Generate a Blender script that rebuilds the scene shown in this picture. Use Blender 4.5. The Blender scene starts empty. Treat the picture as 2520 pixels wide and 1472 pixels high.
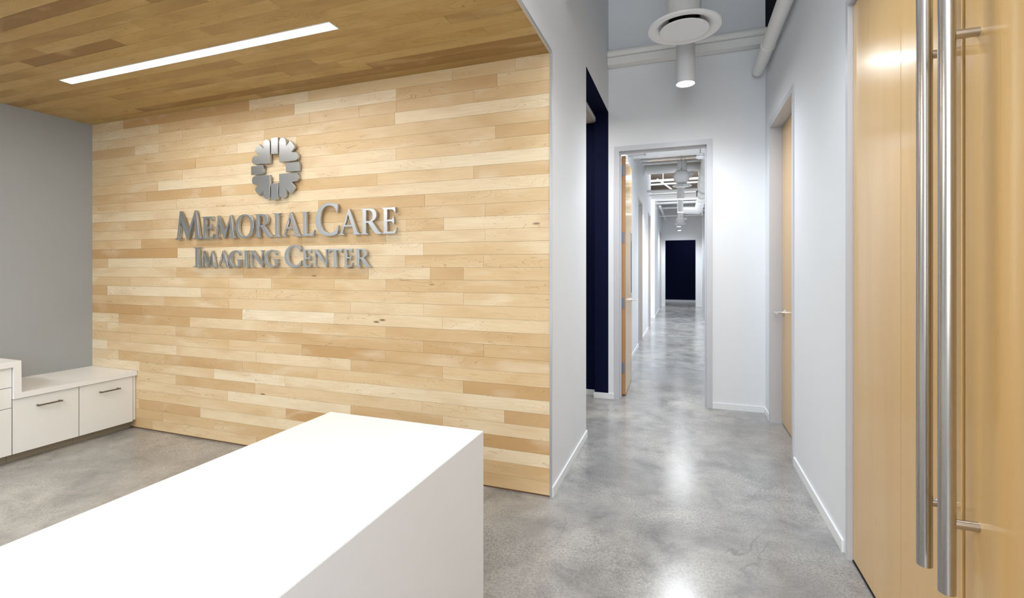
import bpy, bmesh, math, random
from mathutils import Vector, Matrix
random.seed(7)
S = bpy.context.scene
COL = S.collection
H = 1.37                 # eye height
R = math.radians

# ------------------------------------------------------------------ materials
def mat(name, base=(.8,.8,.8), rough=.5, metal=0, spec=.5, coat=0, emit=None, es=0, aniso=0):
    m = bpy.data.materials.new(name); m.use_nodes = True
    b = m.node_tree.nodes['Principled BSDF']
    b.inputs['Base Color'].default_value = (*base, 1)
    b.inputs['Roughness'].default_value = rough
    b.inputs['Metallic'].default_value = metal
    b.inputs['Specular IOR Level'].default_value = spec
    b.inputs['Coat Weight'].default_value = coat
    b.inputs['Anisotropic'].default_value = aniso
    if emit:
        b.inputs['Emission Color'].default_value = (*emit, 1)
        b.inputs['Emission Strength'].default_value = es
    return m

class NT:
    def __init__(s, m): s.t = m.node_tree; s.n = s.t.nodes; s.l = s.t.links; s.b = s.n['Principled BSDF']
    def new(s, kind, **kw):
        nd = s.n.new(kind)
        for k, v in kw.items(): setattr(nd, k, v)
        return nd
    def link(s, a, b): s.l.new(a, b)
    def math(s, op, a, b=None, c=None):
        nd = s.n.new('ShaderNodeMath'); nd.operation = op
        for i, v in enumerate((a, b, c)):
            if v is None: continue
            if isinstance(v, (int, float)): nd.inputs[i].default_value = v
            else: s.l.new(v, nd.inputs[i])
        return nd.outputs[0]
    def ramp(s, fac, stops, interp='LINEAR'):
        nd = s.n.new('ShaderNodeValToRGB'); nd.color_ramp.interpolation = interp
        el = nd.color_ramp.elements
        while len(el) > 1: el.remove(el[-1])
        el[0].position = stops[0][0]; el[0].color = (*stops[0][1], 1)
        for p, c in stops[1:]:
            e = el.new(p); e.color = (*c, 1)
        s.l.new(fac, nd.inputs[0]); return nd.outputs[0]
    def noise(s, vec, scale, detail=4, rough=.5, dist=0):
        nd = s.n.new('ShaderNodeTexNoise'); nd.inputs['Scale'].default_value = scale
        nd.inputs['Detail'].default_value = detail; nd.inputs['Roughness'].default_value = rough
        nd.inputs['Distortion'].default_value = dist
        s.l.new(vec, nd.inputs['Vector']); return nd.outputs['Fac']
    def mix(s, fac, a, b, mode='MIX'):
        nd = s.n.new('ShaderNodeMix'); nd.data_type = 'RGBA'; nd.blend_type = mode
        for i, v in ((0, fac), (6, a), (7, b)):
            if isinstance(v, (int, float)): nd.inputs[i].default_value = v
            elif isinstance(v, tuple): nd.inputs[i].default_value = (*v, 1)
            else: s.l.new(v, nd.inputs[i])
        return nd.outputs[2]

def paint(name, base, rough=.6, bump=.02, scale=160, var=.015, spec=.3):
    m = mat(name, base, rough, spec=spec); t = NT(m)
    co = t.new('ShaderNodeTexCoord').outputs['Object']
    n = t.noise(co, scale, 3)
    n2 = t.noise(co, 1.3, 3)
    lo = tuple(c*(1-var) for c in base); hi = tuple(min(1, c*(1+var)) for c in base)
    t.link(t.ramp(n2, [(.3, lo), (.7, hi)]), t.b.inputs['Base Color'])
    bp = t.new('ShaderNodeBump'); bp.inputs['Strength'].default_value = bump; bp.inputs['Distance'].default_value = .002
    t.link(n, bp.inputs['Height']); t.link(bp.outputs[0], t.b.inputs['Normal'])
    return m

def plank_mat(name, dark, mid, light, axis_swap=False, rough=.38):
    """maple boards; per-board tone in attribute 'tone' (r tone, g/b random)"""
    m = mat(name, mid, rough, spec=.4); t = NT(m)
    co = t.new('ShaderNodeTexCoord').outputs['Object']
    at = t.new('ShaderNodeAttribute', attribute_name='tone')
    sep = t.new('ShaderNodeSeparateColor'); t.link(at.outputs['Color'], sep.inputs[0])
    sx = t.new('ShaderNodeSeparateXYZ'); t.link(co, sx.inputs[0])
    other = sx.outputs[1] if axis_swap else sx.outputs[2]
    def vec(kx, kz):
        c = t.new('ShaderNodeCombineXYZ')
        t.link(t.math('MULTIPLY_ADD', sep.outputs[1], 37.0, t.math('MULTIPLY', sx.outputs[0], kx)), c.inputs[0])
        t.link(t.math('MULTIPLY_ADD', sep.outputs[2], 29.0, t.math('MULTIPLY', other, kz)), c.inputs[1])
        return c.outputs[0]
    fine = t.noise(vec(5, 130), 1, 4, .6)
    big = t.noise(vec(2.2, 7), 1, 2, .5, .4)
    con = t.noise(vec(2.4, 13), 1, 2.2, .45, .5)
    rings = t.math('ABSOLUTE', t.math('SINE', t.math('MULTIPLY', con, 46.0)))
    line = t.ramp(rings, [(0, (1, 1, 1)), (.16, (0, 0, 0))])
    mask = t.ramp(t.noise(vec(1.7, 9), 1.0, 2), [(.46, (0, 0, 0)), (.60, (1, 1, 1))])
    base = t.ramp(sep.outputs[0], [(0, dark), (.5, mid), (1, light)])
    base = t.mix(t.math('MULTIPLY', t.math('SUBTRACT', 1.0, t.math('MULTIPLY', sep.outputs[0], .6)), t.ramp(big, [(.52, (0, 0, 0)), (.74, (.75, .75, .75))])), base, dark)
    base = t.mix(t.ramp(big, [(.28, (.5, .5, .5)), (.46, (0, 0, 0))]), base, light)
    base = t.mix(t.ramp(fine, [(.42, (0, 0, 0)), (.75, (.30, .30, .30))]), base, dark)
    lf = t.math('MULTIPLY', t.math('MULTIPLY', line, mask), .75)
    base = t.mix(lf, base, tuple(c*.62 for c in dark))
    # small knots
    vo = t.new('ShaderNodeTexVoronoi'); vo.inputs['Scale'].default_value = 1.0; t.link(vec(2.6, 9), vo.inputs['Vector'])
    kn = t.ramp(vo.outputs['Distance'], [(.035, (.85, .85, .85)), (.09, (0, 0, 0))])
    kmask = t.ramp(t.noise(vec(.7, 3), 1.3, 0), [(.6, (0, 0, 0)), (.63, (1, 1, 1))])
    base = t.mix(t.math('MULTIPLY', kn, kmask), base, (.14, .06, .02))
    t.link(base, t.b.inputs['Base Color'])
    bp = t.new('ShaderNodeBump'); bp.inputs['Strength'].default_value = .05; bp.inputs['Distance'].default_value = .002
    t.link(fine, bp.inputs['Height']); t.link(bp.outputs[0], t.b.inputs['Normal'])
    return m

def veneer_mat(name, base, dark, rough=.28, coat=.55):
    m = mat(name, base, rough, spec=.5, coat=coat); t = NT(m)
    t.b.inputs['Coat Roughness'].default_value = .13
    co = t.new('ShaderNodeTexCoord').outputs['Object']
    mp = t.new('ShaderNodeMapping'); mp.inputs['Scale'].default_value = (9, 9, .55); t.link(co, mp.inputs[0])
    mp2 = t.new('ShaderNodeMapping'); mp2.inputs['Scale'].default_value = (150, 150, 4); t.link(co, mp2.inputs[0])
    n = t.noise(mp.outputs[0], 1, 3, .5, .7)
    ln = t.ramp(t.math('ABSOLUTE', t.math('SINE', t.math('MULTIPLY', n, 26.0))), [(0, (.32, .32, .32)), (.09, (0, 0, 0))])
    mk = t.ramp(t.noise(co, 1.9, 1), [(.5, (0, 0, 0)), (.62, (1, 1, 1))])
    c = t.mix(t.ramp(n, [(.35, (0, 0, 0)), (.7, (.55, .55, .55))]), base, dark)
    c = t.mix(t.math('MULTIPLY', ln, mk), c, tuple(q*.6 for q in dark))
    c = t.mix(t.ramp(t.noise(mp2.outputs[0], 1, 3), [(.4, (0, 0, 0)), (.8, (.25, .25, .25))]), c, dark)
    t.link(c, t.b.inputs['Base Color'])
    return m

def brushed(name, base, rough=.32, vertical=True, streak=.5, sc=(260, 260, 1.5)):
    m = mat(name, base, rough, metal=1); t = NT(m)
    co = t.new('ShaderNodeTexCoord').outputs['Object']
    mp = t.new('ShaderNodeMapping'); mp.inputs['Scale'].default_value = sc if vertical else (2, 2, 260); t.link(co, mp.inputs[0])
    n = t.noise(mp.outputs[0], 1, 3)
    t.link(t.ramp(n, [(.3, tuple(c*(1-.25*streak) for c in base)), (.7, base)]), t.b.inputs['Base Color'])
    t.link(t.math('MULTIPLY_ADD', n, .15*streak, rough-.07), t.b.inputs['Roughness'])
    return m

M = {}
M['wall'] = paint('cool_white_wall_paint', (.775, .80, .83))
M['grey'] = paint('grey_wall_paint', (.36, .39, .41), .55)
M['navy'] = paint('navy_wall_paint', (.003, .005, .026), .7, spec=.08)
M['void'] = paint('unlit_void_black', (.012, .013, .02), .8)  # near-black colour stands in for unlit space
M['base'] = mat('white_baseboard_vinyl', (.82, .84, .86), .35)
M['frame'] = mat('lavender_grey_metal_frame_paint', (.56, .57, .61), .35)
M['planks'] = plank_mat('maple_wall_planks', (.53, .335, .155), (.71, .55, .33), (.83, .74, .56))
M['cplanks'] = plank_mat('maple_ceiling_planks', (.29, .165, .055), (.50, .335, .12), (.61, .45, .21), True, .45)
M['gap'] = mat('dark_plank_backing', (.16, .09, .04), .9)
M['door'] = veneer_mat('maple_door_veneer', (.72, .47, .19), (.64, .395, .135))
M['dooredge'] = veneer_mat('maple_door_edge', (.50, .28, .11), (.42, .2, .08), .4, 0)
M['leaf_gap_shade'] = mat('dark_brown_gap_shade', (.10, .045, .012), .5)  # brown that stands for shade in the gap between the leaves
M['quartz'] = mat('white_solid_surface', (.87, .885, .90), .28, spec=.4)
M['lam'] = mat('white_cabinet_laminate', (.84, .86, .86), .35)
M['knob'] = mat('dark_nickel_handle', (.22, .20, .18), .35, metal=1)
M['body'] = mat('grey_cabinet_carcass', (.55, .54, .52), .6)  # plain mid-grey behind the drawer fronts
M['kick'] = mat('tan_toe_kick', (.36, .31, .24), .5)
M['steel'] = brushed('brushed_stainless_steel', (.50, .49, .48), .31)
M['pull'] = mat('satin_nickel_pull', (.50, .46, .42), .28, metal=1)
M['chrome'] = mat('satin_chrome', (.75, .75, .76), .22, metal=1)
M['hinge'] = mat('grey_steel_hinge', (.22, .24, .29), .45, metal=.6)
M['sign'] = brushed('brushed_aluminium_sign', (.55, .58, .62), .36, False, .3)
M['duct'] = paint('white_painted_duct', (.86, .86, .845), .5)
M['lampbody'] = mat('white_lamp_housing', (.78, .79, .80), .4)
M['black'] = mat('black_plastic', (.01, .01, .015), .3)
M['deck'] = paint('brown_ceiling_deck', (.52, .42, .33), .8)
M['bulk'] = paint('upper_wall_paint', (.62, .63, .63), .7)
M['alu'] = mat('anodised_corner_trim', (.55, .58, .65), .3, metal=.7)
M['cable'] = mat('grey_hanging_cable', (.35, .35, .36), .5)
M['linear'] = mat('linear_light_diffuser', (1, 1, 1), .5, emit=(1, .955, .89), es=21)
M['spot'] = mat('downlight_lens', (1, 1, 1), .5, emit=(.93, .96, 1), es=30)
M['tile'] = paint('warm_ceiling_tile', (.80, .74, .64), .7)

m = mat('frosted_glass', (.85, .84, .83), .25); t = NT(m)
t.b.inputs['Transmission Weight'].default_value = .55; t.b.inputs['IOR'].default_value = 1.2
M['glass'] = m
m = mat('dark_vision_glass', (.01, .012, .018), .06, spec=.6); M['dglass'] = m

# polished concrete
m = mat('polished_concrete', (.5, .5, .5), .25, spec=.55); t = NT(m)
co = t.new('ShaderNodeTexCoord').outputs['Object']
n1 = t.noise(co, .9, 5, .6, .6); n2 = t.noise(co, 3.4, 8, .66, .35); n3 = t.noise(co, 230, 2, .6); n4 = t.noise(co, 14, 6, .7, .4)
c = t.ramp(n2, [(.32, (.21, .21, .215)), (.46, (.345, .343, .342)), (.62, (.46, .458, .445))])
c = t.mix(t.ramp(n1, [(.36, (.75, .75, .75)), (.60, (0, 0, 0))]), c, (.245, .243, .245))
c = t.mix(t.ramp(n1, [(.52, (0, 0, 0)), (.72, (.5, .5, .5))]), c, (.46, .445, .395))
c = t.mix(t.ramp(n4, [(.55, (0, 0, 0)), (.72, (.4, .4, .4))]), c, (.18, .18, .19))
n5 = t.noise(co, 75, 4, .7)
sp = t.mix(1.0, t.ramp(n3, [(.30, (.55, .55, .55)), (.5, (.95, .95, .95)), (.70, (1.35, 1.35, 1.35))]), t.ramp(n5, [(.36, (.68, .68, .68)), (.5, (1, 1, 1)), (.68, (1.25, 1.24, 1.2))]), 'MULTIPLY')
c = t.mix(t.math('MULTIPLY', t.ramp(t.noise(co, 1.7, 3), [(.4, (.35, .35, .35)), (.62, (1, 1, 1))]), 1.0), c, t.mix(1.0, c, sp, 'MULTIPLY'))
# hairline cracks
mp = t.new('ShaderNodeMapping'); mp.inputs['Scale'].default_value = (1, .8, 1); t.link(co, mp.inputs[0])
cr = t.math('ABSOLUTE', t.math('SUBTRACT', t.noise(mp.outputs[0], .8, 6, .55, .8), .5))
crl = t.math('MULTIPLY', t.ramp(cr, [(0, (.7, .7, .7)), (.0035, (0, 0, 0))]), t.ramp(t.noise(co, 1.1, 2), [(.5, (0, 0, 0)), (.6, (1, 1, 1))]))
c = t.mix(crl, c, (.17, .165, .16))
t.link(c, t.b.inputs['Base Color'])
t.link(t.math('MULTIPLY_ADD', n2, .22, .10), t.b.inputs['Roughness'])
bp = t.new('ShaderNodeBump'); bp.inputs['Strength'].default_value = .06; bp.inputs['Distance'].default_value = .003
t.link(n4, bp.inputs['Height']); t.link(bp.outputs[0], t.b.inputs['Normal'])
M['floor'] = m

# ------------------------------------------------------------------ helpers
def wloc(o):
    v = Vector((0, 0, 0))
    while o: v = v + o.location; o = o.parent
    return v

def tag(o, label=None, cat=None, group=None, kind=None):
    for k, v in (('label', label), ('category', cat), ('group', group), ('kind', kind)):
        if v: o[k] = v
    return o

def empty(name, loc, label=None, cat=None, group=None, kind=None):
    o = bpy.data.objects.new(name, None); COL.objects.link(o); o.location = loc
    o.empty_display_size = .05
    return tag(o, label, cat, group, kind)

def obj(name, bm, m, parent=None, smooth=False, origin=None):
    me = bpy.data.meshes.new(name)
    off = wloc(parent) if parent else Vector((0, 0, 0))
    if origin is not None and not parent: off = Vector(origin)
    bmesh.ops.translate(bm, verts=bm.verts, vec=-off)
    bmesh.ops.recalc_face_normals(bm, faces=bm.faces)
    bm.to_mesh(me); bm.free()
    ms = m if isinstance(m, (list, tuple)) else [m]
    for q in ms: me.materials.append(q)
    if smooth:
        me.polygons.foreach_set('use_smooth', [True]*len(me.polygons))
        try: me.set_sharp_from_angle(angle=R(35))
        except Exception: pass
    o = bpy.data.objects.new(name, me); COL.objects.link(o)
    if parent: o.parent = parent
    elif origin is not None: o.location = origin
    return o

def BM(): return bmesh.new()

def box(bm, x0, x1, y0, y1, z0, z1, bev=0, mi=0, rot=None, piv=None):
    tmp = bmesh.new()
    vs = [tmp.verts.new(p) for p in ((x0,y0,z0),(x1,y0,z0),(x1,y1,z0),(x0,y1,z0),(x0,y0,z1),(x1,y0,z1),(x1,y1,z1),(x0,y1,z1))]
    for f in ((0,3,2,1),(4,5,6,7),(0,1,5,4),(1,2,6,5),(2,3,7,6),(3,0,4,7)): tmp.faces.new([vs[i] for i in f])
    if bev: bmesh.ops.bevel(tmp, geom=list(tmp.edges), offset=bev, segments=2, affect='EDGES', profile=.6)
    merge(bm, tmp, mi, rot, piv)

def merge(bm, tmp, mi=0, rot=None, piv=None):
    if rot is not None:
        bmesh.ops.rotate(tmp, verts=tmp.verts, cent=piv or (0,0,0), matrix=rot)
    mp = {v: bm.verts.new(v.co) for v in tmp.verts}
    for f in tmp.faces:
        nf = bm.faces.new([mp[v] for v in f.verts]); nf.material_index = mi
    tmp.free()

def tube(bm, a, b, r, seg=20, r2=None, caps=True, mi=0):
    a = Vector(a); b = Vector(b); d = b - a
    q = d.to_track_quat('Z', 'Y').to_matrix()
    r2 = r if r2 is None else r2
    A = []; B = []
    for i in range(seg):
        an = 2*math.pi*i/seg; u = Vector((math.cos(an), math.sin(an), 0))
        A.append(bm.verts.new(a + q @ (u*r))); B.append(bm.verts.new(b + q @ (u*r2)))
    for i in range(seg):
        j = (i+1) % seg
        bm.faces.new((A[i], A[j], B[j], B[i])).material_index = mi
    if caps:
        bm.faces.new(A[::-1]).material_index = mi; bm.faces.new(B).material_index = mi

def lathe(bm, prof, c, seg=40, mi=0, closed=False):
    """prof: list of (r, z) revolved about the vertical through c"""
    rings = []
    for r, z in prof:
        if r < 1e-5: rings.append([bm.verts.new((c[0], c[1], c[2]+z))])
        else: rings.append([bm.verts.new((c[0]+r*math.cos(2*math.pi*i/seg), c[1]+r*math.sin(2*math.pi*i/seg), c[2]+z)) for i in range(seg)])
    pairs = list(zip(rings, rings[1:]))
    if closed: pairs.append((rings[-1], rings[0]))
    for p, q in pairs:
        for i in range(seg):
            j = (i+1) % seg
            if len(p) == 1 and len(q) == 1: continue
            if len(p) == 1: f = (p[0], q[i], q[j])
            elif len(q) == 1: f = (p[i], p[j], q[0])
            else: f = (p[i], p[j], q[j], q[i])
            bm.faces.new(f).material_index = mi

def prism(bm, pts, axis, a, b, mi=0):
    """extrude 2-D outline along axis: 'x' pts are (y,z), 'y' pts are (x,z), 'z' pts are (x,y)"""
    def P(p, w):
        return {'x': (w, p[0], p[1]), 'y': (p[0], w, p[1]), 'z': (p[0], p[1], w)}[axis]
    A = [bm.verts.new(P(p, a)) for p in pts]; B = [bm.verts.new(P(p, b)) for p in pts]
    n = len(pts)
    bm.faces.new(A).material_index = mi; bm.faces.new(B[::-1]).material_index = mi
    for i in range(n):
        j = (i+1) % n
        bm.faces.new((A[i], B[i], B[j], A[j])).material_index = mi

def struct(name, bm, m, parent=None, smooth=False):
    o = obj(name, bm, m, parent, smooth)
    if parent is None: o['kind'] = 'structure'
    return o

# ------------------------------------------------------------------ key planes (metres)
YW = 2.757      # timber feature wall
XG = -4.997     # grey side wall
XC = -.74       # corridor left face
XR = .728       # corridor right face
YH = 5.05       # corridor head wall
ZS = 2.655      # timber soffit height
ZT = 4.4        # open ceiling over the corridor

# floor and ceilings
b = BM(); box(b, -6, 3, -3.6, 21.5, -.1, 0); struct('floor', b, M['floor'])
b = BM(); box(b, XC, 2.6, -3.6, 5.2, ZT, ZT+.1); struct('ceiling_lobby', b, M['bulk'])
b = BM(); box(b, -2.6, 2.2, 5.2, 20.4, 4.1, 4.2); struct('ceiling_corridor', b, M['deck'])

# ---- plank surfaces
RH = .0802
JOINTS={0:[-4.21,-3.06],1:[-4.08,-3.5],2:[-4.37,-3.65],3:[-2.77],4:[-3.35,-2.19,-1.47],5:[-3.93,-3.07,-1.62,-1.04],6:[-4.37,-3.5,-2.78],7:[-4.64,-4.06,-3.2,-2.48,-1.32],8:[-4.79,-3.92,-3.06,-2.19,-1.47],9:[-4.49,-3.34,-2.62,-1.9],10:[-4.79,-3.93,-3.06,-1.61,-1.18],11:[-4.64,-3.77,-2.62,-1.9],12:[-4.35,-3.2,-2.33,-1.47],13:[-4.07,-3.34,-2.19,-1.61],14:[-4.79,-3.64,-3.06,-1.32],15:[-4.49,-3.34,-2.91,-2.33,-1.9],16:[-3.92,-3.19,-2.76,-2.04,-1.56,-1.32],17:[-4.78,-4.2,-1.75,-1.18],18:[-3.91,-2.33,-1.61],19:[-4.35,-2.62,-1.9,-1.17],20:[-2.33,-1.74,-1.46],21:[-4.21,-1.17],22:[-2.47,-1.6],23:[-3.92],24:[-4.28,-3.42,-1.97,-1.25],25:[-4.14],26:[-3.85,-1.82],27:[-4.28,-3.7,-1.1],28:[-3.25,-2.67],29:[-4.43,-4.13,-2.98,-1.83],30:[-3.85,-3.41,-2.55,-2.12,-1.82,-1.25],31:[-4.13,-2.69,-1.82,-1.09],32:[-4.58,-3.13,-2.56,-1.4,-0.97]}
TONES=[(-3.81,23,1),(-4.44,14,0.8),(-2.97,12,1.2),(-3.17,4,0.9),(-2.01,31,1),(-2.01,25,0.9),(-1.17,25,0.8),(-3.82,18,0.8),(-3.81,26,0.5),(-3.67,23,0.8),(-4.33,22,0.5),(-4.86,11,0.4),(-0.95,2,0.7),(-0.95,4,0.4),(-3.74,14,0.8),(-1.81,16,0.6),(-1.67,29,0.6),(-2.38,23,0.5),(-4.01,24,-0.8),(-4.5,18,-1.2),(-4.01,19,-0.8),(-4.09,21,-0.4),(-4.69,12,-1.3),(-4.05,12,-0.8),(-4.9,14,-0.9),(-3.83,16,-0.6),(-3.83,5,-0.6),(-4.28,2,-0.6),(-4.36,0,-0.6),(-2.25,9,-1.1),(-1.58,10,-1),(-1.38,10,-0.9),(-0.95,10,-0.6),(-1.54,8,-0.6),(-0.9,5,-0.9),(-1.54,4,-0.6),(-0.95,3,-1.2),(-0.95,1,-0.5),(-0.95,0,-0.4),(-2.13,24,-0.4),(-2.01,22,-0.7),(-2.32,19,-0.5),(-4.42,32,-1.2),(-3.52,32,-1.2),(-1.34,31,-0.6),(-1.45,30,-0.5),(-0.97,30,-0.4),(-0.87,32,-0.3),(-4.68,29,-0.6),(-3.77,2,-0.8),(-3.59,1,-0.3),(-3.24,1,-0.5),(-2.44,15,-0.3),(-1.99,30,-0.4),(-3.24,24,-0.4),(-4.9,13,-0.4),(-4.28,7,-0.4)]
CJOINTS={0:[-2.98,-2.11,-1.53,-0.95],1:[-3.27,-1.81,-1.24],2:[-4.63,-2.9,-2.31,-1.88],3:[-2.47,-2.03,-1.15],4:[-4.06,-2.17,-1.01],5:[-3.76,-2.76,-2.02,-1.58],6:[-4.69,-2.61,-1.15],9:[-4.21,-2.74],10:[-3.63,-2.45],11:[-3.89,-3.02,-1.87],12:[-3.59,-2.73],13:[-2.87,-2.15],14:[-2.43],15:[-3.01]}
CTONES=[(-3.25,15,-1.3),(-3.45,11,-1.1),(-2.43,14,-0.9),(-3.11,1,-1),(-0.93,6,-0.7),(-1.3,2,-0.6),(-1.6,2,-1),(-1.29,0,-0.8),(-0.97,3,0.7),(-1.71,3,0.5),(-3.53,12,0.5),(-4.63,7,0.4),(-4.82,6,-0.8),(-1.36,5,0.2),(-2.78,12,0.3),(-1.9,0,-0.5)]
def planks(name, m, rows, joints, tones, x0, x1, plane, rdir, r0, rend, skip=None):
    """rows of boards along X. plane='wall' (z rows at y=const) or 'ceil' (y rows at z=const)"""
    me = bpy.data.meshes.new(name); V = []; F = []; T = []
    rnd = random.Random(11 if plane == 'wall' else 5)
    for r in range(rows):
        rh = RH if plane == 'wall' else .0836
        a = r0 + rdir*rh*r; c = a + rdir*rh
        if rdir > 0: c = min(c, rend)
        js = sorted(joints.get(r, []))
        if plane == 'ceil':
            # boards left of the first noted joint (or the whole row) get seeded lengths
            lim = (min(js) - .45) if js else x1
            x = x0 - rnd.uniform(0, 1.2)
            while x < lim - 1.3:
                x += rnd.choice((.43, .58, .72, .86, .86, 1.0, 1.15, 1.3)); js.append(x)
            js = [j for j in js if x0+.1 < j < x1-.1]
        edges = [x0] + js + [x1]
        for e0, e1 in zip(edges, edges[1:]):
            tn = rnd.gauss(0, .42 if plane == 'wall' else .30)
            for tx, tr, tt in tones:
                if tr == r and e0 <= tx < e1: tn = tt
            g = .0006; gz = .0005
            lo, hi = min(a, c)+gz, max(a, c)-gz
            jt = rnd.uniform(-.0004, .0004)
            i = len(V)
            if plane == 'wall': V += [(e0+g, YW+jt, lo), (e1-g, YW+jt, lo), (e1-g, YW+jt, hi), (e0+g, YW+jt, hi)]
            else: V += [(e0+g, lo, ZS+jt), (e1-g, lo, ZS+jt), (e1-g, hi, ZS+jt), (e0+g, hi, ZS+jt)]
            F.append((i, i+1, i+2, i+3)); col = (min(1, max(0, .5+tn*.42)), rnd.random(), rnd.random(), 1)
            T += [col]*4
            # board sides so the joints have depth
            k = len(V); d = .006
            if plane == 'wall': V += [(v[0], YW+d, v[2]) for v in V[i:i+4]]
            else: V += [(v[0], v[1], ZS+d) for v in V[i:i+4]]
            for q in range(4):
                F.append((i+q, k+q, k+(q+1) % 4, i+(q+1) % 4)); T += [col]*4
    me.from_pydata(V, [], F); me.materials.append(m)
    ca = me.color_attributes.new('tone', 'FLOAT_COLOR', 'CORNER')
    flat = [c for t_ in T for c in t_]; ca.data.foreach_set('color', flat)
    me.update()
    o = bpy.data.objects.new(name, me); COL.objects.link(o); return o

# timber feature wall: backing wall + boards
b = BM(); box(b, XG-.1, XC-.009, YW+.005, YW+.13, 0, ZS+.55); w = struct('wall_back', b, M['gap'])
o = planks('wall_boards', M['planks'], 33, JOINTS, TONES, XG, XC-.011, 'wall', 1, .011, ZS+.002)
o.parent = w
# timber soffit
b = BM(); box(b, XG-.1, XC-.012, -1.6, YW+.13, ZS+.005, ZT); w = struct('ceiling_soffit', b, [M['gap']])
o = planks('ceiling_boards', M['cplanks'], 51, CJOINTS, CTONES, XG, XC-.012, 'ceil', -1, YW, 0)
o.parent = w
# white bulkhead face above the soffit and the corridor's left wall
b = BM()
box(b, XC-.01, XC, -1.6, YW+.0, ZS, ZT)
box(b, XC-.14, XC, YW+.131, 3.83, 0, ZT)
box(b, XC-.01, XC, YW, YW+.131, 0, ZT)
box(b, XC-.14, XC, 3.83, YH, 3.005, ZT)
struct('wall_corridor_left', b, M['wall'])
b = BM(); box(b, XC-.139, XC-.001, 3.831, YH, 3.0, 3.005); struct('trim_1', b, M['navy'])
b = BM(); box(b, XC-.011, XC+.003, YW-.006, YW+.001, 0, ZS); struct('trim_2', b, M['alu'])
b = BM(); box(b, XC-.012, XC+.003, -1.6, YW-.006, ZS-.004, ZS+.012); struct('trim_3', b, M['alu'])
# grey wall
b = BM(); box(b, XG-.1, XG, -3.6, YW+.005, 0, ZS+.02); struct('wall_left', b, M['grey'])
# lobby enclosure behind the camera
b = BM(); box(b, -6, 2.6, -3.7, -3.6, 0, ZT); struct('wall_rear', b, M['wall'])
b = BM(); box(b, XG-.1, XC, -3.6, -1.6, ZT-.6, ZT-.5); struct('ceiling_rear', b, M['wall'])

# side hall seen through the tall opening
b = BM(); box(b, -2.6, -.885, 5.14, 5.2, 0, 3.4); box(b, -2.6, -2.5, YW+.13, 5.14, 0, 3.4); struct('wall_side_hall', b, M['navy'])
b = BM(); box(b, -2.5, -.885, YW+.14, 5.13, 2.935, 2.95)
for x in (-1.49, -2.1): box(b, x-.012, x+.012, YW+.14, 5.13, 2.925, 2.935)
struct('ceiling_side_hall', b, M['tile'])
b = BM(); box(b, -.885, -.876, YW+.14, 5.13, 2.922, 2.965); struct('trim_4', b, M['base'])
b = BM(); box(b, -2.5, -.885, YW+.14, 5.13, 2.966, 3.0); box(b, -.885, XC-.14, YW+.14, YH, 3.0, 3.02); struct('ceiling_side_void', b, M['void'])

# head wall with the doorway
DX0, DX1, DZ = -.680, .264, 2.635
b = BM()
box(b, XC-.001, DX0, YH, 5.2, 0, ZT); box(b, DX1, XR+.0, YH, 5.2, 0, ZT); box(b, DX0, DX1, YH, 5.2, DZ, ZT)
struct('wall_head', b, M['wall'])
b = BM(); box(b, -.885, XC-.0015, YH+.001, 5.2, 0, 3.4); struct('wall_head_return', b, M['navy'])

# right wall with recessed door opening, and the double-door opening
DY0, DY1 = 3.80, 4.80
b = BM()
box(b, XR, XR+.14, 2.66, DY0, 0, 3.3)
box(b, XR, XR+.14, DY1, YH, 0, 3.3)
box(b, XR, XR+.14, DY0, DY1, 2.66, 3.3)
box(b, XR, XR+.14, .66, 2.66, 2.62, ZT)
box(b, XR, XR+.14, 2.66, 2.9, 3.3, ZT)
box(b, XR, XR+.14, -3.6, .66, 0, ZT)
struct('wall_right', b, M['wall'])
b = BM(); box(b, 2.3, 2.4, 2.66, 5.2, 3.2, ZT); box(b, XR+.0, 2.4, 5.08, 5.2, 3.25, ZT); box(b, XR+.14, 2.4, 2.8, 5.08, 3.25, 3.3); struct('wall_plenum', b, M['void'])  # near-black sheets: darkness of the unlit plenum put into their colour
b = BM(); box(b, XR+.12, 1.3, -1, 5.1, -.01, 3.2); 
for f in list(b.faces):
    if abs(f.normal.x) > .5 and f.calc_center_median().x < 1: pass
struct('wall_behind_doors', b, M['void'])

# baseboards
BH = .06
b = BM(); box(b, XC, XC+.011, YW+.002, 3.842, 0, BH, .002); struct('baseboard_left', b, M['base'])
b = BM(); box(b, -.895, DX0-.001, YH-.011, YH, 0, BH, .002); box(b, DX1+.001, XR-.001, YH-.011, YH, 0, BH, .002); struct('baseboard_head', b, M['base'])
b = BM(); box(b, XR-.011, XR, 2.70, DY0-.02, 0, BH, .002); box(b, XR-.011, XR, DY1+.012, YH-.012, 0, BH, .002); struct('baseboard_right', b, M['base'])
b = BM(); box(b, -2.5, -.885, 5.128, 5.139, 0, BH, .002); struct('baseboard_side_hall', b, M['base'])

# ------------------------------------------------------------------ door frames
def frame_y(bm, x0, x1, zt, y0, y1, fw=.05, lip=.008):
    """frame in a wall whose faces are y0 (seen) and y1; x0..x1 outer, zt outer top"""
    for (a, c) in ((x0, x0+fw), (x1-fw, x1)):
        box(bm, a, c, y0-lip, y1+lip, 0, zt-fw)
    box(bm, x0, x1, y0-lip, y1+lip, zt-fw, zt)
    # stop
    box(bm, x0+fw, x0+fw+.014, y0+.05, y0+.09, 0, zt-fw); box(bm, x1-fw-.014, x1-fw, y0+.05, y0+.09, 0, zt-fw)
    box(bm, x0+fw+.014, x1-fw-.014, y0+.05, y0+.09, zt-fw-.014, zt-fw)

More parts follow.
